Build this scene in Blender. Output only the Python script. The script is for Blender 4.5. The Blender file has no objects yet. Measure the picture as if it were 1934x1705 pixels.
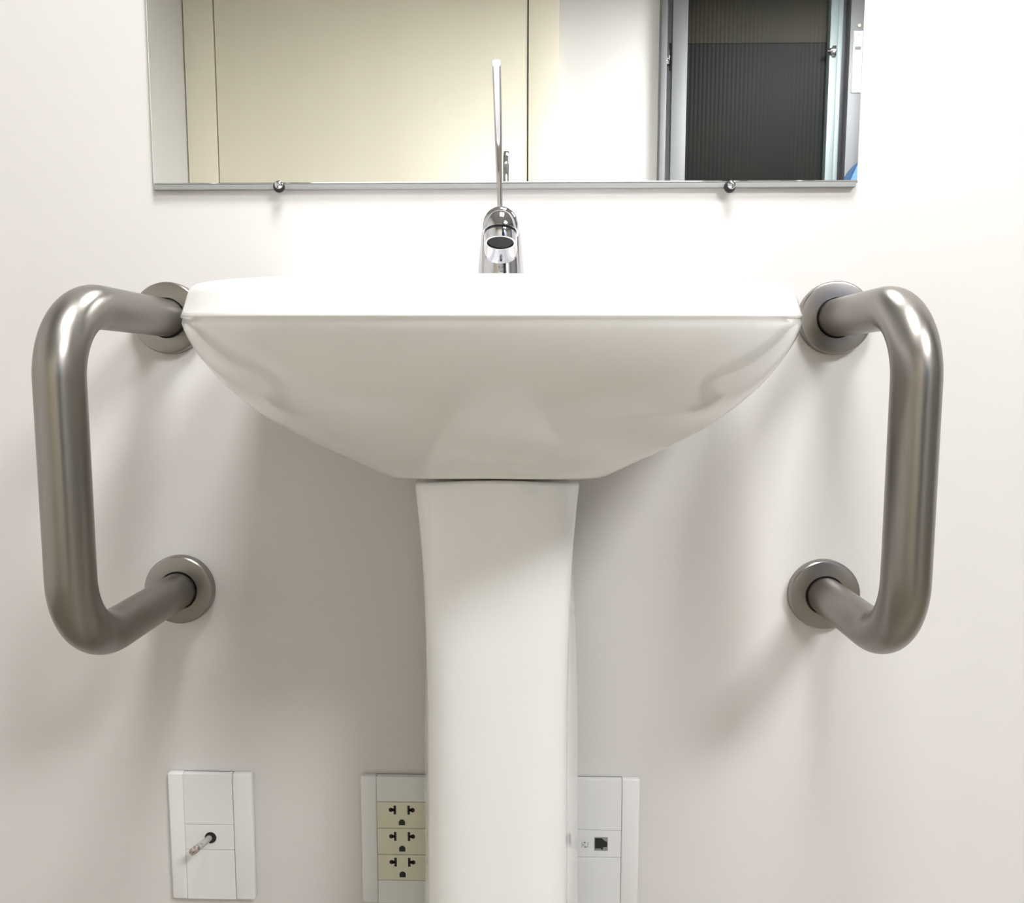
import bpy, bmesh, math, random
from mathutils import Vector, Matrix

random.seed(7)
scene = bpy.context.scene
col = scene.collection

# ------------------------------------------------------------------ camera
FPX, IMW, IMH = 1466.3, 1934, 1705
cam_data = bpy.data.cameras.new('camera')
cam_data.sensor_fit = 'HORIZONTAL'
cam_data.sensor_width = 36.0
cam_data.lens = 36.0 * FPX / IMW
cam_data.clip_start = 0.02
cam = bpy.data.objects.new('camera', cam_data)
col.objects.link(cam)
fwd = Vector((-0.02285588, 0.99485679, -0.09867914))
rgt = Vector((0.99973276, 0.02308635, 0.00119414))
up = Vector((-0.00346614, 0.09862548, 0.99511859))
M = Matrix((rgt, up, -fwd)).transposed().to_4x4()
M.translation = (0.032, -0.80, 0.78)
cam.matrix_world = M
scene.camera = cam

# ------------------------------------------------------------------ world, exposure
world = bpy.data.worlds.new('world')
scene.world = world
world.use_nodes = True
world.node_tree.nodes['Background'].inputs[0].default_value = (0.9, 0.93, 1.0, 1)
world.node_tree.nodes['Background'].inputs[1].default_value = 0.0
vs = scene.view_settings
vs.view_transform = 'Standard'
vs.look = 'None'
vs.gamma = 1.0
vs.exposure = 0.0
vs.use_curve_mapping = False

# the room's two ceiling panels: x, y, size x, size y, emission
LAMP_FAR = (1.50, -1.98, 0.80, 0.66, 57.0)
LAMP_NEAR = (0.25, -0.75, 0.55, 0.55, 56.0)

# ------------------------------------------------------------------ materials
def mat(name, color, rough=0.5, metal=0.0, **kw):
    m = bpy.data.materials.new(name)
    m.use_nodes = True
    b = m.node_tree.nodes['Principled BSDF']
    b.inputs['Base Color'].default_value = (*color, 1)
    b.inputs['Roughness'].default_value = rough
    b.inputs['Metallic'].default_value = metal
    for k, v in kw.items():
        b.inputs[k.replace('_', ' ')].default_value = v
    return m

def noise_color(m, c1, c2, scale, detail=3.0, stretch=(1, 1, 1), lo=0.35, hi=0.65):
    nt = m.node_tree; b = nt.nodes['Principled BSDF']
    tc = nt.nodes.new('ShaderNodeTexCoord')
    mp = nt.nodes.new('ShaderNodeMapping'); mp.inputs['Scale'].default_value = stretch
    n = nt.nodes.new('ShaderNodeTexNoise'); n.inputs['Scale'].default_value = scale; n.inputs['Detail'].default_value = detail
    r = nt.nodes.new('ShaderNodeValToRGB')
    r.color_ramp.elements[0].position = lo; r.color_ramp.elements[0].color = (*c1, 1)
    r.color_ramp.elements[1].position = hi; r.color_ramp.elements[1].color = (*c2, 1)
    nt.links.new(tc.outputs['Object'], mp.inputs[0]); nt.links.new(mp.outputs[0], n.inputs['Vector'])
    nt.links.new(n.outputs['Fac'], r.inputs[0]); nt.links.new(r.outputs[0], b.inputs['Base Color'])
    return n

def noise_bump(m, scale, strength, dist=0.001, stretch=(1, 1, 1)):
    nt = m.node_tree; b = nt.nodes['Principled BSDF']
    tc = nt.nodes.new('ShaderNodeTexCoord')
    mp = nt.nodes.new('ShaderNodeMapping'); mp.inputs['Scale'].default_value = stretch
    n = nt.nodes.new('ShaderNodeTexNoise'); n.inputs['Scale'].default_value = scale
    bp = nt.nodes.new('ShaderNodeBump'); bp.inputs['Strength'].default_value = strength; bp.inputs['Distance'].default_value = dist
    nt.links.new(tc.outputs['Object'], mp.inputs[0]); nt.links.new(mp.outputs[0], n.inputs['Vector'])
    nt.links.new(n.outputs['Fac'], bp.inputs['Height']); nt.links.new(bp.outputs[0], b.inputs['Normal'])

def noise_rough(m, lo, hi, scale, stretch=(1, 1, 1)):
    nt = m.node_tree; b = nt.nodes['Principled BSDF']
    tc = nt.nodes.new('ShaderNodeTexCoord')
    mp = nt.nodes.new('ShaderNodeMapping'); mp.inputs['Scale'].default_value = stretch
    n = nt.nodes.new('ShaderNodeTexNoise'); n.inputs['Scale'].default_value = scale; n.inputs['Detail'].default_value = 4
    mr = nt.nodes.new('ShaderNodeMapRange'); mr.inputs['To Min'].default_value = lo; mr.inputs['To Max'].default_value = hi
    nt.links.new(tc.outputs['Object'], mp.inputs[0]); nt.links.new(mp.outputs[0], n.inputs['Vector'])
    nt.links.new(n.outputs['Fac'], mr.inputs[0]); nt.links.new(mr.outputs[0], b.inputs['Roughness'])

MT = {}
MT['wall'] = mat('wall_paint', (0.634, 0.614, 0.597), 0.5)
noise_color(MT['wall'], (0.624, 0.604, 0.587), (0.644, 0.624, 0.607), 2.5)
noise_bump(MT['wall'], 260, 0.06, 0.0006)
MT['wall_back'] = mat('wall_paint_back', (0.80, 0.79, 0.77), 0.55)
noise_bump(MT['wall_back'], 260, 0.06, 0.0006)
MT['ceiling'] = mat('ceiling_paint', (0.48, 0.475, 0.465), 0.7)
noise_bump(MT['ceiling'], 180, 0.05)
MT['floor'] = mat('floor_vinyl', (0.22, 0.195, 0.15), 0.45)
noise_color(MT['floor'], (0.205, 0.182, 0.14), (0.235, 0.208, 0.16), 14)
MT['ceramic'] = mat('glazed_ceramic', (0.87, 0.865, 0.86), 0.07)
noise_rough(MT['ceramic'], 0.05, 0.10, 6)
MT['steel'] = mat('brushed_steel', (0.285, 0.267, 0.245), 0.29, 1.0)
noise_rough(MT['steel'], 0.29, 0.35, 300, (1, 1, 0.02))
MT['steel_flange'] = mat('brushed_steel_flange', (0.31, 0.29, 0.275), 0.3, 1.0)
noise_rough(MT['steel_flange'], 0.27, 0.33, 8)
MT['dark_gap'] = mat('dark_gap', (0.012, 0.012, 0.012), 0.6)
noise_rough(MT['dark_gap'], 0.5, 0.7, 50)
MT['chrome'] = mat('chrome', (0.58, 0.58, 0.60), 0.05, 1.0)
noise_rough(MT['chrome'], 0.03, 0.07, 20)
MT['black'] = mat('black_rubber', (0.015, 0.016, 0.018), 0.4)
noise_rough(MT['black'], 0.35, 0.5, 80)
MT['aerator'] = mat('aerator_mesh', (0.012, 0.014, 0.014), 0.6, Specular_IOR_Level=0.2)
noise_bump(MT['aerator'], 1500, 0.6, 0.0005)
MT['mirror'] = mat('mirror_silver', (0.94, 0.95, 0.94), 0.0, 1.0)
noise_rough(MT['mirror'], 0.0, 0.004, 3)
MT['glass_edge'] = mat('mirror_edge', (0.62, 0.66, 0.64), 0.2)
noise_rough(MT['glass_edge'], 0.15, 0.3, 30)
MT['plastic'] = mat('white_plastic', (0.73, 0.735, 0.735), 0.35)
noise_rough(MT['plastic'], 0.3, 0.42, 30)
MT['plastic_in'] = mat('white_plastic_insert', (0.71, 0.715, 0.715), 0.38)
noise_rough(MT['plastic_in'], 0.32, 0.44, 30)
MT['cream_plastic'] = mat('cream_plastic', (0.66, 0.64, 0.51), 0.4)
noise_rough(MT['cream_plastic'], 0.35, 0.45, 30)
MT['cable'] = mat('clear_cable', (0.55, 0.53, 0.50), 0.25, Transmission_Weight=0.35)
noise_rough(MT['cable'], 0.2, 0.4, 200)
MT['cable_tip'] = mat('cable_tip', (0.30, 0.24, 0.21), 0.5)
noise_color(MT['cable_tip'], (0.16, 0.12, 0.10), (0.5, 0.44, 0.4), 400)
MT['grey_metal'] = mat('grey_contacts', (0.35, 0.36, 0.36), 0.4, 0.6)
noise_rough(MT['grey_metal'], 0.3, 0.5, 200)
MT['print'] = mat('grey_print', (0.22, 0.23, 0.24), 0.5)
noise_rough(MT['print'], 0.45, 0.6, 60)
MT['door'] = mat('cream_laminate', (0.93, 0.875, 0.72), 0.35)
noise_color(MT['door'], (0.92, 0.865, 0.71), (0.94, 0.885, 0.73), 5, stretch=(1, 1, 0.2))
MT['alu'] = mat('anodised_aluminium', (0.19, 0.195, 0.20), 0.55, 0.2)
noise_rough(MT['alu'], 0.5, 0.6, 30, (8, 8, 0.1))
MT['alu_teal'] = mat('tinted_aluminium', (0.155, 0.19, 0.19), 0.5, 0.2)
noise_rough(MT['alu_teal'], 0.45, 0.55, 30, (8, 8, 0.1))
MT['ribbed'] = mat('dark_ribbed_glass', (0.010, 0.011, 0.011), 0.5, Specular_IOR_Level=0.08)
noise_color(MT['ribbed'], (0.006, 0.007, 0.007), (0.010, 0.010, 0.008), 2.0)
MT['ribbed_reflect'] = mat('ribbed_glass_reflection', (0.035, 0.033, 0.026), 0.5, Specular_IOR_Level=0.08)  # lighter brown paints the reflection across the top of the ribbed pane
noise_color(MT['ribbed_reflect'], (0.02, 0.019, 0.014), (0.028, 0.026, 0.019), 2.0)
MT['lock_white'] = mat('white_enamel', (0.85, 0.86, 0.88), 0.3)
noise_rough(MT['lock_white'], 0.25, 0.4, 40)
MT['brass'] = mat('pale_brass', (0.75, 0.70, 0.52), 0.3, 0.7)
noise_rough(MT['brass'], 0.25, 0.4, 60)
MT['blue_cloth'] = mat('light_blue_cloth', (0.07, 0.17, 0.50), 0.9)
noise_bump(MT['blue_cloth'], 500, 0.3)
MT['navy_reflection'] = mat('dark_blue_reflection', (0.018, 0.05, 0.11), 0.9)  # dark blue tone of the reflection in the stile, as a solid colour
noise_bump(MT['navy_reflection'], 500, 0.3)
def emit(name, c, s):
    m = bpy.data.materials.new(name); m.use_nodes = True
    b = m.node_tree.nodes['Principled BSDF']
    b.inputs['Base Color'].default_value = (0.9, 0.9, 0.9, 1)
    b.inputs['Emission Color'].default_value = (*c, 1)
    b.inputs['Emission Strength'].default_value = s
    return m
MT['lamp_far'] = emit('lamp_diffuser_far', (0.985, 0.99, 1.0), LAMP_FAR[4])
MT['lamp_near'] = emit('lamp_diffuser_near', (0.985, 0.99, 1.0), LAMP_NEAR[4])

# ------------------------------------------------------------------ helpers
def tag(o, label=None, cat=None, group=None, kind=None):
    if label: o['label'] = label
    if cat: o['category'] = cat
    if group: o['group'] = group
    if kind: o['kind'] = kind
    return o

def empty(name, loc=(0, 0, 0)):
    o = bpy.data.objects.new(name, None); col.objects.link(o); o.location = loc
    o.empty_display_size = 0.05
    return o

def link(name, bm, m, parent=None, smooth=False, angle=35):
    bmesh.ops.recalc_face_normals(bm, faces=bm.faces)
    me = bpy.data.meshes.new(name); bm.to_mesh(me); bm.free()
    me.materials.append(MT[m])
    if smooth:
        me.shade_smooth()
        try:
            me.set_sharp_from_angle(angle=math.radians(angle))
        except Exception:
            pass
    o = bpy.data.objects.new(name, me); col.objects.link(o)
    if parent is not None:
        o.parent = parent
        o.matrix_parent_inverse = parent_inv(parent)
    return o

def parent_inv(p):
    bpy_mat = Matrix.Translation(p.location) if p.parent is None else Matrix.Translation(p.location)
    q = p
    m = Matrix.Identity(4)
    chain = []
    while q is not None:
        chain.append(q); q = q.parent
    for c in reversed(chain):
        m = m @ (c.matrix_parent_inverse if c.parent else Matrix.Identity(4)) @ c.matrix_basis
    return m.inverted()

def box(bm, x0, x1, y0, y1, z0, z1, bev=0.0, seg=2):
    g = bmesh.ops.create_cube(bm, size=1.0)
    vs_ = g['verts']
    for v in vs_:
        v.co = Vector(((x0 + x1) / 2 + v.co.x * (x1 - x0), (y0 + y1) / 2 + v.co.y * (y1 - y0), (z0 + z1) / 2 + v.co.z * (z1 - z0)))
    if bev > 0:
        es = list({e for v in vs_ for e in v.link_edges})
        bmesh.ops.bevel(bm, geom=es, offset=bev, segments=seg, profile=0.5, affect='EDGES')

def mkbox(name, x0, x1, y0, y1, z0, z1, m, parent=None, bev=0.0, seg=2):
    bm = bmesh.new(); box(bm, x0, x1, y0, y1, z0, z1, bev, seg)
    return link(name, bm, m, parent, smooth=bev > 0)

def lathe(bm, profile, origin, axis, n=48, cap_start=True, cap_end=True):
    """profile: list of (radius, distance along axis)."""
    axis = Vector(axis).normalized()
    u = axis.orthogonal().normalized(); w = axis.cross(u)
    o = Vector(origin); rings = []
    for r, d in profile:
        if r < 1e-7:
            rings.append([bm.verts.new(o + axis * d)])
        else:
            rings.append([bm.verts.new(o + axis * d + (u * math.cos(2 * math.pi * k / n) + w * math.sin(2 * math.pi * k / n)) * r) for k in range(n)])
    for a, b in zip(rings[:-1], rings[1:]):
        for k in range(n):
            k2 = (k + 1) % n
            if len(a) == 1 and len(b) == 1: continue
            if len(a) == 1: bm.faces.new((a[0], b[k], b[k2]))
            elif len(b) == 1: bm.faces.new((a[k], a[k2], b[0]))
            else: bm.faces.new((a[k], a[k2], b[k2], b[k]))
    if cap_start and len(rings[0]) > 1: bm.faces.new(rings[0])
    if cap_end and len(rings[-1]) > 1: bm.faces.new(rings[-1])

def loft(bm, loops, cap0=True, cap1=True):
    rings = [[bm.verts.new(p) for p in lp] for lp in loops]
    n = len(rings[0])
    for a, b in zip(rings[:-1], rings[1:]):
        for k in range(n):
            k2 = (k + 1) % n
            bm.faces.new((a[k], a[k2], b[k2], b[k]))
    if cap0: bm.faces.new(rings[0])
    if cap1: bm.faces.new(rings[-1])
    return rings

def tube(bm, pts, radii, n=40, flat=None, ex=1.0):
    """sweep a (possibly flattened) ring along pts with parallel transport; flat = (rx, ry) list"""
    pts = [Vector(p) for p in pts]
    tang = []
    for i in range(len(pts)):
        a = pts[max(i - 1, 0)]; b = pts[min(i + 1, len(pts) - 1)]
        tang.append((b - a).normalized())
    u = Vector((1, 0, 0))
    if abs(tang[0].dot(u)) > 0.9: u = Vector((0, 0, 1))
    loops = []
    for i, p in enumerate(pts):
        t = tang[i]
        u = (u - t * u.dot(t)).normalized()
        w = t.cross(u)
        if flat: rx, ry = flat[i]
        else: rx = ry = radii[i] if isinstance(radii, (list, tuple)) else radii
        loops.append([p + u * sgnpow(math.cos(2 * math.pi * k / n), ex) * rx + w * sgnpow(math.sin(2 * math.pi * k / n), ex) * ry for k in range(n)])
    loft(bm, loops)

def sgnpow(v, e):
    return math.copysign(abs(v) ** e, v)

# ------------------------------------------------------------------ room shell
XL, XR, YB, ZC = -1.58, 3.20, -3.00, 2.60
def struct(name, *a, **k):
    o = mkbox(name, *a, **k); o['kind'] = 'structure'; return o
tag(struct('wall_front', XL - 0.1, XR + 0.1, 0.0, 0.1, -0.1, ZC + 0.1, 'wall'), 'off-white painted wall behind the washbasin')
tag(struct('wall_back', XL - 0.1, XR + 0.1, YB - 0.1, YB, -0.1, ZC + 0.1, 'wall_back'), 'white painted wall seen in the mirror')
tag(struct('wall_left', XL - 0.1, XL, YB, 0.0, 0.0, ZC, 'wall_back'), 'grey-lit side wall at the left edge of the mirror')
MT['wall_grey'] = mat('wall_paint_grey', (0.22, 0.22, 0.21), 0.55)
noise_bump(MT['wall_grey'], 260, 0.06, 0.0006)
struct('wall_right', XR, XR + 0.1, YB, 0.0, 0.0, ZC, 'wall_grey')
struct('floor', XL - 0.1, XR + 0.1, YB - 0.1, 0.1, -0.1, 0.0, 'floor')
struct('ceiling', XL, XR, YB, 0.0, ZC, ZC + 0.1, 'ceiling')

# cream flush door with its frame, seen in the mirror
d1 = empty('door_1', (-0.706, YB, 0)); tag(d1, 'cream flush door in a cream frame, reflected in the mirror', kind='structure')
mkbox('door_leaf', -1.4325, 0.0148, YB + 0.0055, YB + 0.0550, 0.012, 2.555, 'door', d1, 0.002)
mkbox('door_jamb', -1.5741, -1.4380, YB + 0.0014, YB + 0.0632, 0.0, 2.560, 'door', d1, 0.002)
mkbox('door_jamb', 0.0203, 0.1612, YB + 0.0014, YB + 0.0632, 0.0, 2.560, 'door', d1, 0.002)
mkbox('door_head', -1.5741, 0.1612, YB + 0.0014, YB + 0.0632, 2.5615, 2.598, 'door', d1, 0.002)
mkbox('door_gap', -1.4380, 0.0203, YB + 0.0011, YB + 0.0082, 0.0, 2.5615, 'dark_gap', d1)

# aluminium framed door with a dark ribbed panel, seen in the mirror
d2 = empty('door_2', (1.114, YB, 0)); tag(d2, 'aluminium framed door with dark ribbed panel, reflected in the mirror', kind='structure')
ZT = 2.53
mkbox('frame_jamb', 0.6258, 0.6526, YB + 0.0008, YB + 0.0687, 0.0, ZT, 'alu', d2, 0.0015)
mkbox('frame_channel', 0.6526, 0.6773, YB + 0.0008, YB + 0.0302, 0.0, ZT, 'alu', d2)
mkbox('stile', 0.6773, 0.7460, YB + 0.0041, YB + 0.0632, 0.02, ZT - 0.01, 'alu', d2, 0.0015)
mkbox('stile', 1.3900, 1.4250, YB + 0.0041, YB + 0.0605, 0.02, ZT - 0.01, 'alu_teal', d2, 0.0015)
mkbox('stile', 1.4282, 1.4484, YB + 0.0041, YB + 0.0522, 0.02, ZT - 0.01, 'alu_teal', d2, 0.0015)
mkbox('gasket', 1.4484, 1.4766, YB + 0.0014, YB + 0.0192, 0.0, ZT, 'black', d2)
MT['alu_dark'] = mat('darker_aluminium', (0.115, 0.118, 0.122), 0.55, 0.2)
noise_rough(MT['alu_dark'], 0.5, 0.6, 30, (8, 8, 0.1))
sl = mkbox('stile', 1.4766, 1.5446, YB + 0.0008, YB + 0.0687, 0.0, ZT, 'alu_dark', d2, 0.0015)
mkbox('gasket', 1.5446, 1.5535, YB + 0.0014, YB + 0.0385, 0.0, ZT, 'black', d2)
mkbox('frame_jamb', 1.5535, 1.6030, YB + 0.0008, YB + 0.0687, 0.0, ZT, 'alu', d2, 0.0015)
mkbox('frame_head', 0.6258, 1.6030, YB + 0.0008, YB + 0.0715, ZT, ZT + 0.05, 'alu', d2, 0.0015)
def ribbed(name, x0, x1, z0, z1, y, m):
    bm = bmesh.new(); pitch = 0.0190; n = int((x1 - x0) / pitch * 8)
    a = []; b = []
    for i in range(n + 1):
        x = x0 + (x1 - x0) * i / n
        yy = y + 0.0009 * abs(math.sin(math.pi * (x - x0) / pitch))
        a.append(bm.verts.new((x, yy, z0))); b.append(bm.verts.new((x, yy, z1)))
    c = [bm.verts.new((x0, y - 0.008, z0)), bm.verts.new((x1, y - 0.008, z0)), bm.verts.new((x1, y - 0.008, z1)), bm.verts.new((x0, y - 0.008, z1))]
    for i in range(n): bm.faces.new((a[i], a[i + 1], b[i + 1], b[i]))
    bm.faces.new(c); bm.faces.new([c[0], c[3], b[0], a[0]]); bm.faces.new([c[1], a[-1], b[-1], c[2]])
    bm.faces.new([c[3], c[2]] + b[::-1]); bm.faces.new([c[1], c[0]] + a)
    return link(name, bm, m, d2, smooth=True, angle=50)
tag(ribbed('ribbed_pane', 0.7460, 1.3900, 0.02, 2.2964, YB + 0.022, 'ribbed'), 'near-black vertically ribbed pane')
tag(ribbed('ribbed_pane', 0.7460, 1.3900, 2.2984, ZT - 0.01, YB + 0.022, 'ribbed_reflect'), 'upper part of the ribbed pane with a painted brownish reflection')
# latch on the left channel, hook on the right stile
la = mkbox('latch', 0.6530, 0.6663, YB + 0.0275, YB + 0.0550, 2.1984, 2.2617, 'chrome', d2, 0.001)
mkbox('latch_shadow', 0.6677, 0.6770, YB + 0.0296, YB + 0.0330, 2.1751, 2.2988, 'black', la)  # black strip put in for the shade in the groove beside the latch
mkbox('latch_tongue', 0.6553, 0.6649, YB + 0.0550, YB + 0.0660, 2.2149, 2.2259, 'chrome', la, 0.001)
hk = mkbox('hook_plate', 1.4003, 1.4175, YB + 0.0591, YB + 0.0687, 2.2204, 2.2672, 'chrome', d2, 0.001)
bm = bmesh.new(); lathe(bm, [(0.0, 0.0), (0.005, 0.003), (0.0145, 0.022), (0.0145, 0.026), (0.0, 0.026)], (1.3735, YB + 0.0685, 2.2438), (1, 0, 0), 20)
link('hook_cone', bm, 'chrome', hk, True)
st = mkbox('lock_plate', 1.4910, 1.5315, YB + 0.0680, YB + 0.0735, 2.0596, 2.3276, 'lock_white', d2, 0.001)
mkbox('lock_slot', 1.4979, 1.5247, YB + 0.0731, YB + 0.0742, 2.2452, 2.2603, 'black', st)
mkbox('lock_groove', 1.5171, 1.5212, YB + 0.0731, YB + 0.0741, 2.1201, 2.2452, 'print', st)
for zz in (2.3111, 2.0747):
    bm = bmesh.new(); lathe(bm, [(0.0052, 0), (0.0048, 0.0016), (0, 0.0019)], (1.5130, YB + 0.0733, zz), (0, 1, 0), 16)
    link('screw', bm, 'print', st, True)
bm = bmesh.new(); lathe(bm, [(0.0085, 0), (0.0082, 0.004), (0.0055, 0.006), (0, 0.0065)], (1.5150, YB + 0.0684, 2.3517), (0, 1, 0), 20)
link('keyhole_stud', bm, 'brass', sl, True)

# ------------------------------------------------------------------ ceiling lamp
def ceiling_lamp(spec, m, label):
    lx, ly, sx, sy, _ = spec; hx = sx / 2; hy = sy / 2
    lamp = empty('ceiling_light', (lx, ly, ZC)); tag(lamp, label, 'light')
    for (x0, x1, y0, y1) in ((lx - hx - 0.02, lx + hx + 0.02, ly - hy - 0.02, ly - hy), (lx - hx - 0.02, lx + hx + 0.02, ly + hy, ly + hy + 0.02),
                             (lx - hx - 0.02, lx - hx, ly - hy, ly + hy), (lx + hx, lx + hx + 0.02, ly - hy, ly + hy)):
        mkbox('lamp_frame', x0, x1, y0, y1, ZC - 0.014, ZC, 'alu', lamp)
    mkbox('lamp_diffuser', lx - hx, lx + hx, ly - hy, ly + hy, ZC - 0.010, ZC - 0.001, m, lamp)
ceiling_lamp(LAMP_FAR, 'lamp_far', 'white ceiling light panel towards the right of the room')
ceiling_lamp(LAMP_NEAR, 'lamp_near', 'square white ceiling light panel above the washbasin')

# ------------------------------------------------------------------ washbasin
CX = 0.0032
NB = 128
def plan(a, yc, df, nf, db, nb, zf, cx=CX):
    pts = []
    for k in range(NB):
        t = 2 * math.pi * k / NB
        c, s = math.cos(t), math.sin(t)
        if s <= 0:   # front half (towards -Y)
            x = a * sgnpow(c, 2 / nf); y = yc - df * abs(s) ** (2 / nf)
        else:
            x = a * sgnpow(c, 2 / nb); y = yc + db * abs(s) ** (2 / nb)
        pts.append((cx + x, y, zf(cx + x, y)))
    return pts
def zslope(z, sl):
    return lambda x, y: z + sl * (y + 0.39)
YC = -0.13
S = [0.0000, 0.0350, 0.0700, 0.1050, 0.1400, 0.1750, 0.2100, 0.2450, 0.2800, 0.3150, 0.3500, 0.3850, 0.4200, 0.4550, 0.4900, 0.5250, 0.5600, 0.5950, 0.6300, 0.6650, 0.7000, 0.7350, 0.7700, 0.8050, 0.8400, 0.8750, 0.9100, 0.9450, 0.9800]
DF = [0.2599, 0.2576, 0.2548, 0.2518, 0.2486, 0.2451, 0.2414, 0.2375, 0.2333, 0.2288, 0.2239, 0.2187, 0.2130, 0.2069, 0.2002, 0.1930, 0.1852, 0.1767, 0.1678, 0.1582, 0.1482, 0.1377, 0.1269, 0.1159, 0.1050, 0.0942, 0.0838, 0.0742, 0.0657]
AA = [0.2364, 0.2362, 0.2354, 0.2341, 0.2323, 0.2302, 0.2277, 0.2251, 0.2222, 0.2191, 0.2157, 0.2122, 0.2083, 0.2042, 0.1998, 0.1951, 0.1900, 0.1845, 0.1785, 0.1721, 0.1653, 0.1580, 0.1504, 0.1423, 0.1339, 0.1252, 0.1164, 0.1076, 0.0989]
loops = []
# inside of the bowl, from the drain up
for (a, df, db, z) in ((0.020, 0.020, 0.020, 0.722), (0.060, 0.055, 0.045, 0.726), (0.110, 0.095, 0.062, 0.740), (0.150, 0.128, 0.074, 0.765), (0.172, 0.148, 0.082, 0.800), (0.180, 0.156, 0.085, 0.822), (0.184, 0.160, 0.088, 0.8335)):
    loops.append(plan(a, -0.205, df, 2.6, db, 3.0, zslope(z, 0.04)))
# rim top and rounded edge
def rim(inset, z):
    return plan(0.2364 - inset, YC, 0.26 - inset, 2.3, 0.1275, 9.0, zslope(z, 0.068))
for inset, z in ((0.020, 0.8330), (0.0125, 0.8330), (0.0085, 0.8318), (0.0060, 0.8292), (0.0046, 0.8250), (0.0028, 0.8190), (0.0010, 0.8135), (0.0, 0.8112), (0.0002, 0.8102), (0.0014, 0.8092)):
    loops.append(rim(inset, z))
for s, df, a in list(zip(S, DF, AA))[1:]:
    z = .8105 - (.8105 - .6935) * s
    arch = 0.004 * max(0.0, (s - 0.8) / 0.2)
    sl_ = 0.068 * (1 - s)
    def zf(x, y, z=z, arch=arch, sl_=sl_):
        return z + sl_ * (y + 0.39) + arch * max(0.0, 1 - ((x - CX) / 0.095) ** 2)
    loops.append(plan(a, YC, df, 2.3, 0.1275, 9.0 - 4.0 * s, zf))
def zfl(z, ar):
    return lambda x, y: z + ar * max(0.0, 1 - ((x - CX) / 0.095) ** 2)
loops.append(plan(0.0945, YC, 0.0615, 2.3, 0.116, 5.0, zfl(0.6938, 0.004)))
loops.append(plan(0.0890, YC, 0.0565, 2.3, 0.112, 5.0, zfl(0.6936, 0.0042)))
loops.append(plan(0.0815, YC, 0.0480, 2.3, 0.105, 5.0, zfl(0.6955, 0.004)))
bm = bmesh.new(); loft(bm, loops)
basin = empty('washbasin', (CX, -0.13, 0.0))
tag(basin, 'glossy white ceramic pedestal washbasin below the mirror', 'washbasin')
link('bowl', bm, 'ceramic', basin, True, 60)
bm = bmesh.new(); lathe(bm, [(0.0, 0.0), (0.018, 0.0), (0.0205, 0.0015), (0.0215, 0.0035), (0.0, 0.0036)], (CX, -0.205, 0.7278), (0, 0, 1), 32)
link('drain', bm, 'chrome', basin, True)

# pedestal column
def ped_loop(wf, wb, yf, zfun, cx=0.0035, n=NB):
    """front curve from side to side, flanks running back towards the wall"""
    ymid = -0.118; yb = -0.035
    pts = []
    nf = 72
    for k in range(nf + 1):
        t = math.pi * k / nf
        x = -wf * sgnpow(math.cos(t), 2 / 2.7); y = ymid + (yf - ymid) * math.sin(t) ** (2 / 2.7)
        pts.append((x, y))
    for k in range(1, 13):
        f = k / 12
        pts.append((wf + (wb - wf) * (f ** 0.8), ymid + (yb - ymid) * f))
    for k in range(1, 12):
        pts.append((wb - 2 * wb * k / 12, yb))
    for k in range(0, 12):
        f = 1 - k / 12
        pts.append((-(wf + (wb - wf) * (f ** 0.8)), ymid + (yb - ymid) * f))
    return [(cx + x, y, zfun(x, y)) for x, y in pts]
prof = [  # z, front half width, rear half width, front y
    (0.0, 0.084, 0.104, -0.195), (0.02, 0.082, 0.102, -0.193), (0.06, 0.075, 0.094, -0.183), (0.14, 0.068, 0.084, -0.176), (0.25, 0.0650, 0.0800, -0.173),
    (0.33, 0.0640, 0.0792, -0.171), (0.42, 0.0634, 0.0786, -0.169), (0.48, 0.0632, 0.0772, -0.167), (0.53, 0.0638, 0.0748, -0.165), (0.57, 0.0648, 0.0725, -0.164),
    (0.60, 0.0658, 0.0715, -0.165), (0.63, 0.0674, 0.0718, -0.1665), (0.655, 0.0694, 0.0730, -0.168), (0.675, 0.0714, 0.0745, -0.170)]
def dense(pr, n=60):
    out = []
    zs = [p[0] for p in pr]
    for i in range(n + 1):
        z = zs[-1] * i / n
        j = max(0, min(len(pr) - 2, sum(1 for q in zs if q <= z) - 1))
        a, b = pr[j], pr[j + 1]
        p0 = pr[max(j - 1, 0)]; p3 = pr[min(j + 2, len(pr) - 1)]
        t = (z - a[0]) / (b[0] - a[0])
        v = []
        for c in (1, 2, 3):   # hermite with finite-difference slopes
            m0 = (b[c] - p0[c]) / max(b[0] - p0[0], 1e-6) * (b[0] - a[0])
            m1 = (p3[c] - a[c]) / max(p3[0] - a[0], 1e-6) * (b[0] - a[0])
            h = (2 * t**3 - 3 * t**2 + 1) * a[c] + (t**3 - 2 * t**2 + t) * m0 + (-2 * t**3 + 3 * t**2) * b[c] + (t**3 - t**2) * m1
            v.append(h)
        out.append((z, *v))
    return out
loops = [ped_loop(w, wb, yf, (lambda x, y, z=z: z)) for z, w, wb, yf in dense(prof)]
for z, d in ((0.6840, 0.0), (0.6862, 0.0010), (0.6870, 0.0030)):
    loops.append(ped_loop(0.0722 - d, 0.0750 - d, -0.1712 + d, (lambda x, y, z=z: z + 0.0064 * max(0.0, 1 - (x / 0.074) ** 2))))
bm = bmesh.new(); loft(bm, loops)
link('pedestal', bm, 'ceramic', basin, True, 50)
# connecting block hidden between bowl and pedestal
mkbox('waste_pipe', CX - 0.016, CX + 0.016, -0.11, -0.078, 0.60, 0.705, 'dark_gap', basin, 0.004)

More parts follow.
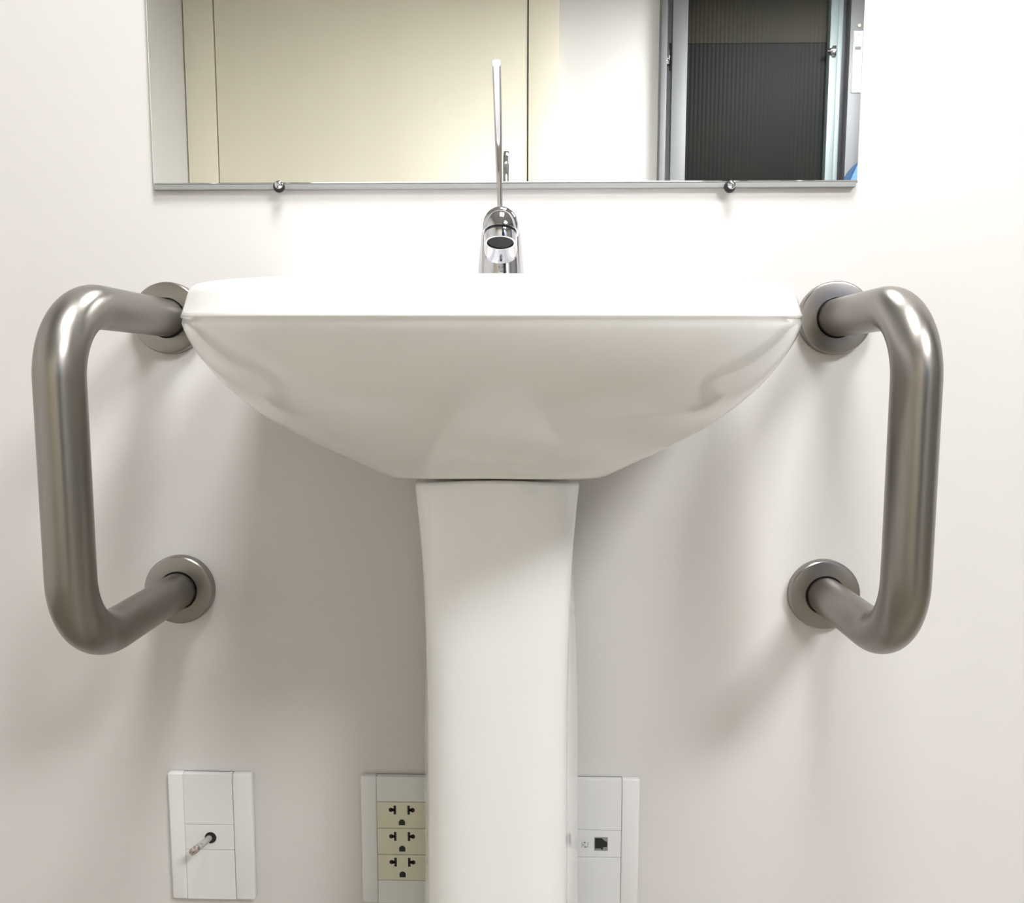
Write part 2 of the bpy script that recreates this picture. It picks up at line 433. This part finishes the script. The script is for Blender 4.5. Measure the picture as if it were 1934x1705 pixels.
# ------------------------------------------------------------------ faucet
FX = 0.0055
fau = empty('faucet', (FX, -0.088, 0.853)); tag(fau, 'chrome basin faucet with a tall upright lever handle', 'faucet')
bm = bmesh.new(); lathe(bm, [(0.0, 0.849), (0.0250, 0.849), (0.0250, 0.853), (0.0235, 0.855), (0.0222, 0.858), (0.0212, 0.868), (0.0202, 0.880), (0.0190, 0.893), (0.0178, 0.904), (0.0170, 0.909), (0.0150, 0.9125), (0.0, 0.9135)], (FX, -0.088, 0), (0, 0, 1), 64)
body = link('faucet_body', bm, 'chrome', fau, True, 40)
# spout: from the body forward, ending in a tilted dome
tilt = math.radians(17)
ax = Vector((0, -math.sin(tilt), -math.cos(tilt)))    # aerator direction (down and forward)
hc = Vector((FX + 0.0025, -0.163, 0.8985))
bm = bmesh.new()
tube(bm, [(FX, -0.090, 0.884), (FX + 0.0004, -0.105, 0.8885), (FX + 0.001, -0.122, 0.8935), (FX + 0.0016, -0.138, 0.897), (FX + 0.0022, -0.152, 0.8985), (FX + 0.0025, -0.160, 0.8985)],
     None, 40, flat=[(0.0150, 0.0130), (0.0147, 0.0125), (0.0142, 0.0120), (0.0139, 0.0118), (0.0136, 0.0115), (0.0125, 0.0105)])
link('spout', bm, 'chrome', fau, True, 50)
bm = bmesh.new(); lathe(bm, [(0.0, -0.0150), (0.0040, -0.0146), (0.0080, -0.0128), (0.0115, -0.0094), (0.0138, -0.0045), (0.0147, 0.0005), (0.0148, 0.0050), (0.0146, 0.0062), (0.0, 0.0062)], hc, ax, 48)
head = link('spout_head', bm, 'chrome', fau, True, 40)
bm = bmesh.new(); lathe(bm, [(0.0128, 0.0050), (0.0128, 0.0072)], hc, ax, 48)
link('seam', bm, 'dark_gap', head)
bm = bmesh.new(); lathe(bm, [(0.0, 0.0066), (0.0126, 0.0066), (0.0124, 0.0140), (0.0118, 0.0148), (0.0108, 0.0148), (0.0106, 0.0130), (0.0, 0.0130)], hc, ax, 48)
aer = link('aerator', bm, 'chrome', head, True, 40)
bm = bmesh.new(); lathe(bm, [(0.0, 0.0131), (0.0105, 0.0131), (0.0100, 0.0139), (0.0, 0.0142)], hc, ax, 40)
link('aerator_screen', bm, 'aerator', head, True)
# lever: flat bar rising from the cap, bending forward near the tip
lv = [(FX - 0.0005, -0.088, 0.909), (FX - 0.0006, -0.090, 0.922), (FX - 0.0009, -0.0935, 0.940), (FX - 0.0012, -0.098, 0.958), (FX - 0.0014, -0.104, 0.976), (FX - 0.0015, -0.111, 0.993),
      (FX - 0.0016, -0.1185, 1.007), (FX - 0.0017, -0.1265, 1.019), (FX - 0.0017, -0.1335, 1.0275), (FX - 0.0017, -0.1395, 1.0325)]
fl = [(0.0030, 0.0055), (0.0026, 0.0050), (0.0025, 0.0048), (0.0027, 0.0048), (0.0031, 0.0050), (0.0034, 0.0054), (0.0035, 0.0056), (0.0036, 0.0058), (0.0036, 0.0056), (0.0034, 0.0050)]
def resample(pts, vals, n=48):
    P = []; V = []
    m = len(pts) - 1
    for i in range(n + 1):
        f = i / n * m; j = min(int(f), m - 1); t = f - j
        def cr(L):
            a = L[max(j - 1, 0)]; b = L[j]; c = L[j + 1]; d = L[min(j + 2, m)]
            return tuple(0.5 * (2 * b[q] + (c[q] - a[q]) * t + (2 * a[q] - 5 * b[q] + 4 * c[q] - d[q]) * t * t + (3 * b[q] - a[q] - 3 * c[q] + d[q]) * t**3) for q in range(len(b)))
        P.append(cr(pts)); V.append(cr(vals))
    return P, V
P, V = resample(lv, fl)
bm = bmesh.new(); tube(bm, P, None, 32, flat=V, ex=0.55)
link('lever', bm, 'chrome', fau, True, 60)
bm = bmesh.new(); lathe(bm, [(0.0019, 0.0), (0.0019, 0.0008), (0.0, 0.001)], (FX + 0.001, -0.1096, 0.8715), (0, -1, 0.08), 16)
link('temperature_mark', bm, 'print', body, True)

# ------------------------------------------------------------------ grab bars
def grab_bar(x, p, label):
    r = 0.0189; zu, zl, R = 0.8368, 0.5534, 0.062
    root = empty('grab_bar', (x, 0, (zu + zl) / 2)); tag(root, label, 'grab bar', 'steel grab bars beside the washbasin')
    pts = [(x, -0.003, zu)]
    n = 8
    for i in range(1, n + 1): pts.append((x, -0.003 - (p - R - 0.003) * i / n, zu))
    for i in range(1, 25):
        a = math.pi / 2 * i / 24
        pts.append((x, -(p - R) - R * math.sin(a), zu - R + R * math.cos(a)))
    for i in range(1, 25): pts.append((x, -p, zu - R - (zu - zl - 2 * R) * i / 24))
    for i in range(1, 25):
        a = math.pi / 2 * i / 24
        pts.append((x, -(p - R) - R * math.cos(a), zl + R - R * math.sin(a)))
    for i in range(1, n + 1): pts.append((x, -(p - R) + (p - R - 0.003) * i / n, zl))
    bm = bmesh.new(); tube(bm, pts, r, 56)
    link('tube', bm, 'steel', root, True, 60)
    for z in (zu, zl):
        bm = bmesh.new()
        lathe(bm, [(0.0364, 0.0005), (0.0364, 0.0070), (0.0360, 0.0085), (0.0350, 0.0095), (0.0335, 0.0099), (0.0206, 0.0102), (0.0201, 0.0098), (0.0201, 0.0005)], (x, 0, z), (0, -1, 0), 72, False, False)
        fl_ = link('flange', bm, 'steel_flange', root, True, 30)
        bm = bmesh.new(); lathe(bm, [(0.0190, 0.0085), (0.0202, 0.0085)], (x, 0, z), (0, -1, 0), 56, False, False)
        link('gap_ring', bm, 'dark_gap', fl_)
    return root
grab_bar(-0.3377, 0.1952, 'brushed steel grab bar on the wall left of the washbasin')
grab_bar(0.3377, 0.1756, 'brushed steel grab bar on the wall right of the washbasin')

# ------------------------------------------------------------------ mirror
mr = empty('mirror', (0.0035, 0, 0.9695)); tag(mr, 'large frameless wall mirror above the washbasin', 'mirror')
MX0, MX1, MZ0, MZ1 = -0.3475, 0.3545, 0.9692, 1.80
mkbox('glass_back', MX0, MX1, -0.0042, -0.0004, MZ0, MZ1, 'glass_edge', mr)
bm = bmesh.new(); ch = 0.0016
o_ = [(MX0, -0.0042, MZ0), (MX1, -0.0042, MZ0), (MX1, -0.0042, MZ1), (MX0, -0.0042, MZ1)]
i_ = [(MX0 + ch, -0.0060, MZ0 + ch), (MX1 - ch, -0.0060, MZ0 + ch), (MX1 - ch, -0.0060, MZ1 - ch), (MX0 + ch, -0.0060, MZ1 - ch)]
loft(bm, [o_, i_], True, True)
link('mirror_face', bm, 'mirror', mr)
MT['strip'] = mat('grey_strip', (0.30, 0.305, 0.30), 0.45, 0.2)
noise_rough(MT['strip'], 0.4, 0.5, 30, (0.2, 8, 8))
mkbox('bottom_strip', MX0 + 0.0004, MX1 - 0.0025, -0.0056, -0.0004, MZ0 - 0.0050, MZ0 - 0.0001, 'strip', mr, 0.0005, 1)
for x, z in ((-0.2189, 0.9662), (0.2286, 0.9643)):
    bm = bmesh.new(); lathe(bm, [(0.0024, 0.0), (0.0024, 0.012)], (x, 0, z), (0, -1, 0), 20)
    sc = link('screw', bm, 'chrome', mr, True)
    bm = bmesh.new(); lathe(bm, [(0.0, 0.0062), (0.0054, 0.0062), (0.0058, 0.0075), (0.0054, 0.0095), (0.0, 0.0098)], (x - 0.0004, 0, z), (0, -1, 0), 28)
    link('rubber_washer', bm, 'black', sc, True)
    bm = bmesh.new(); lathe(bm, [(0.0, 0.0096), (0.0040, 0.0098), (0.0043, 0.0110), (0.0038, 0.0128), (0.0022, 0.0142), (0.0, 0.0146)], (x + 0.0004, 0, z + 0.0010), (0, -1, 0), 28)
    link('screw_head', bm, 'chrome', sc, True)

# ------------------------------------------------------------------ wall plates
PZ0, PZ1, PT = 0.2058, 0.3505, 0.0075
def plate(x0, x1, ix0, ix1, label, z0=PZ0, z1=PZ1):
    root = empty('wall_plate', ((x0 + x1) / 2, 0, (z0 + z1) / 2)); tag(root, label, 'wall plate', 'wall plates near the floor')
    # cover = two side strips and a shallow back, so that the insert joints are real gaps
    mkbox('side_strip', x0, ix0 - 0.0003, -PT, -0.0003, z0, z1, 'plastic', root, 0.0016, 3)
    mkbox('side_strip', ix1 + 0.0003, x1, -PT, -0.0003, z0, z1, 'plastic', root, 0.0016, 3)
    mkbox('back_box', ix0 - 0.0004, ix1 + 0.0004, -PT + 0.0022, -0.0003, z0 + 0.0005, z1 - 0.0005, 'print', root)
    return root
def insert(name, root, ix0, ix1, z0, z1, m, dz=0.00025):
    return mkbox(name, ix0, ix1, -PT, -0.002, z0 + dz, z1 - dz, m, root, 0.0003, 1)
# left plate: blank inserts, module with a hole and a cable stub
L = plate(-0.3588, -0.2675, -0.3420, -0.2887, 'white wall plate with a grey cable stub, left of the socket plate')
insert('blank_insert', L, -0.3420, -0.2887, 0.2925, PZ1, 'plastic_in')
insert('blank_insert', L, -0.3420, -0.2887, PZ0, 0.2635, 'plastic_in')
md = insert('cable_module', L, -0.3420, -0.2887, 0.2635, 0.2925, 'plastic_in')
bm = bmesh.new(); lathe(bm, [(0.0064, 0.0), (0.0064, 0.0004), (0.0, 0.0004)], (-0.3142, -PT + 0.0001, 0.2776), (0, -1, 0), 32)
link('cable_hole', bm, 'dark_gap', md)
cp = [(-0.3148, -0.004, 0.2772), (-0.3165, -0.010, 0.2768), (-0.3190, -0.017, 0.2766), (-0.3218, -0.024, 0.2762)]
bm = bmesh.new(); tube(bm, cp, [0.0034, 0.0034, 0.0035, 0.0035], 20)
cb = link('cable_stub', bm, 'cable', md, True)
bm = bmesh.new(); tube(bm, [(-0.3216, -0.0235, 0.2762), (-0.3228, -0.0265, 0.2760), (-0.3246, -0.0315, 0.2757)], [0.0036, 0.0039, 0.0036], 20)
link('cable_tip', bm, 'cable_tip', md, True)

# middle plate: three cream sockets
Mx0, Mx1 = -0.1315, -0.0783
Mp = plate(-0.1490, -0.0577, Mx0, Mx1, 'white wall plate with three cream sockets beside the pedestal', 0.2050, 0.3500)
insert('blank_insert', Mp, Mx0, Mx1, 0.3213, 0.3500, 'plastic_in')
insert('blank_insert', Mp, Mx0, Mx1, 0.2050, 0.2316, 'plastic_in')
ytop = -PT - 0.00025
def slot_mesh(bm, sx, xc, zc, side):
    box(bm, xc - 0.0013, xc + 0.0013, ytop, -PT + 0.0012, zc - 0.0050, zc + 0.0050)
    lathe(bm, [(0.0024, 0.0), (0.0024, 0.0014), (0.0, 0.0014)], (xc + side * 0.0043, -PT + 0.00115, zc), (0, -1, 0), 20)
    box(bm, min(xc, xc + side * 0.004), max(xc, xc + side * 0.004), ytop, -PT + 0.0012, zc - 0.0014, zc + 0.0014)
for (z0, z1) in ((0.2913, 0.3213), (0.2612, 0.2913), (0.2316, 0.2612)):
    so = insert('socket', Mp, Mx0, Mx1, z0, z1, 'cream_plastic', 0.0003)
    zs = z0 + 0.0211; zg = z0 + 0.0068
    for xc, sd in ((-0.1122, -1), (-0.0973, 1)):
        bm = bmesh.new(); slot_mesh(bm, 0, xc, zs, sd); link('slot', bm, 'dark_gap', so)
    bm = bmesh.new()
    pts = [(-0.0033, -0.0030), (0.0033, -0.0030)] + [(0.0034 * math.cos(math.pi * k / 14), 0.0002 + 0.0033 * math.sin(math.pi * k / 14)) for k in range(15)]
    loft(bm, [[(-0.1047 + x, -PT + 0.001, zg + z) for x, z in pts], [(-0.1047 + x, ytop, zg + z) for x, z in pts]])
    link('earth_hole', bm, 'dark_gap', so)

# right plate: network jack
Rx0, Rx1 = 0.0780, 0.1315
Rp = plate(0.0600, 0.1508, Rx0, Rx1, 'white wall plate with a black network jack, right of the pedestal', 0.2050, 0.3500)
insert('blank_insert', Rp, Rx0, Rx1, 0.2925, 0.3500, 'plastic_in')
insert('blank_insert', Rp, Rx0, Rx1, 0.2050, 0.2615, 'plastic_in')
jm = insert('jack_module', Rp, Rx0, Rx1, 0.2615, 0.2925, 'plastic_in')
jk = mkbox('jack_opening', 0.1030, 0.1175, ytop, -PT + 0.001, 0.2695, 0.2848, 'grey_metal', jm)
bm = bmesh.new()
pts = [(0.1037, 0.2722), (0.1100, 0.2722), (0.1106, 0.2708), (0.1120, 0.2708), (0.1124, 0.2734), (0.1168, 0.2742), (0.1168, 0.2796), (0.1135, 0.2812), (0.1110, 0.2838), (0.1037, 0.2838)]
loft(bm, [[(x, ytop + 0.0002, z) for x, z in pts], [(x, ytop - 0.00025, z) for x, z in pts]])
link('jack_cavity', bm, 'dark_gap', jk)
# little printed computer symbol beside the jack
ic = mkbox('printed_symbol', 0.0895, 0.0900, ytop, -PT + 0.001, 0.2727, 0.2790, 'print', jm)
mkbox('printed_symbol', 0.0958, 0.0963, ytop, -PT + 0.001, 0.2727, 0.2790, 'print', jm)
mkbox('printed_symbol', 0.0918, 0.0936, ytop, -PT + 0.001, 0.2775, 0.2792, 'print', jm)
mkbox('printed_symbol', 0.0922, 0.0948, ytop, -PT + 0.001, 0.2727, 0.2742, 'print', jm)
mkbox('printed_symbol', 0.0910, 0.0920, ytop, -PT + 0.001, 0.2748, 0.2762, 'print', jm)

# ------------------------------------------------------------------ blue shape, modelled as a hanging cloth, at the edge of the mirror view
cl = empty('blue_shape', (1.600, YB + 0.07, 1.2)); tag(cl, 'blue shape modelled as a hanging cloth, at the lower right corner of the mirror reflection', 'cloth')
def drape(name, cx, top, bot, wtop, wbot, m, ph, y0, ex=2.2):
    bm = bmesh.new(); lp = []
    n = 64
    for i in range(31):
        f = i / 30
        z = top + (bot - top) * f
        w = wtop + (wbot - wtop) * (1 - (1 - f) ** ex); dep = 0.008 + 0.038 * min(1, f * 2.5)
        ring = []
        for k in range(n):
            t = 2 * math.pi * k / n
            fold = 1 + 0.10 * f * math.sin(7 * t + ph) + 0.05 * f * math.sin(13 * t + ph * 2)
            ring.append((cx + w * math.cos(t) * fold, y0 + dep * math.sin(t) * fold, z + 0.01 * f * math.sin(3 * t)))
        lp.append(ring)
    loft(bm, lp)
    return link(name, bm, m, cl, True, 70)
drape('cloth_front', 1.600, 1.907, 1.02, 0.008, 0.248, 'blue_cloth', 0.4, YB + 0.172)
tag(drape('stile_reflection', 1.570, 1.765, 1.08, 0.020, 0.150, 'navy_reflection', 1.1, YB + 0.118, 9.0), 'dark blue shape standing in for the reflection in the aluminium stile')  # navy drape added as the blue shape's reflection in the stile
bm = bmesh.new(); tube(bm, [(1.5935, YB + 0.0760, 1.921), (1.596, YB + 0.120, 1.916), (1.600, YB + 0.172, 1.907), (1.600, YB + 0.192, 1.917), (1.600, YB + 0.197, 1.936)], 0.0065, 14)
link('hanging_hook', bm, 'alu', cl, True)
mkbox('hook_base', 1.585, 1.602, YB + 0.0682, YB + 0.0790, 1.890, 1.965, 'alu', cl, 0.002)
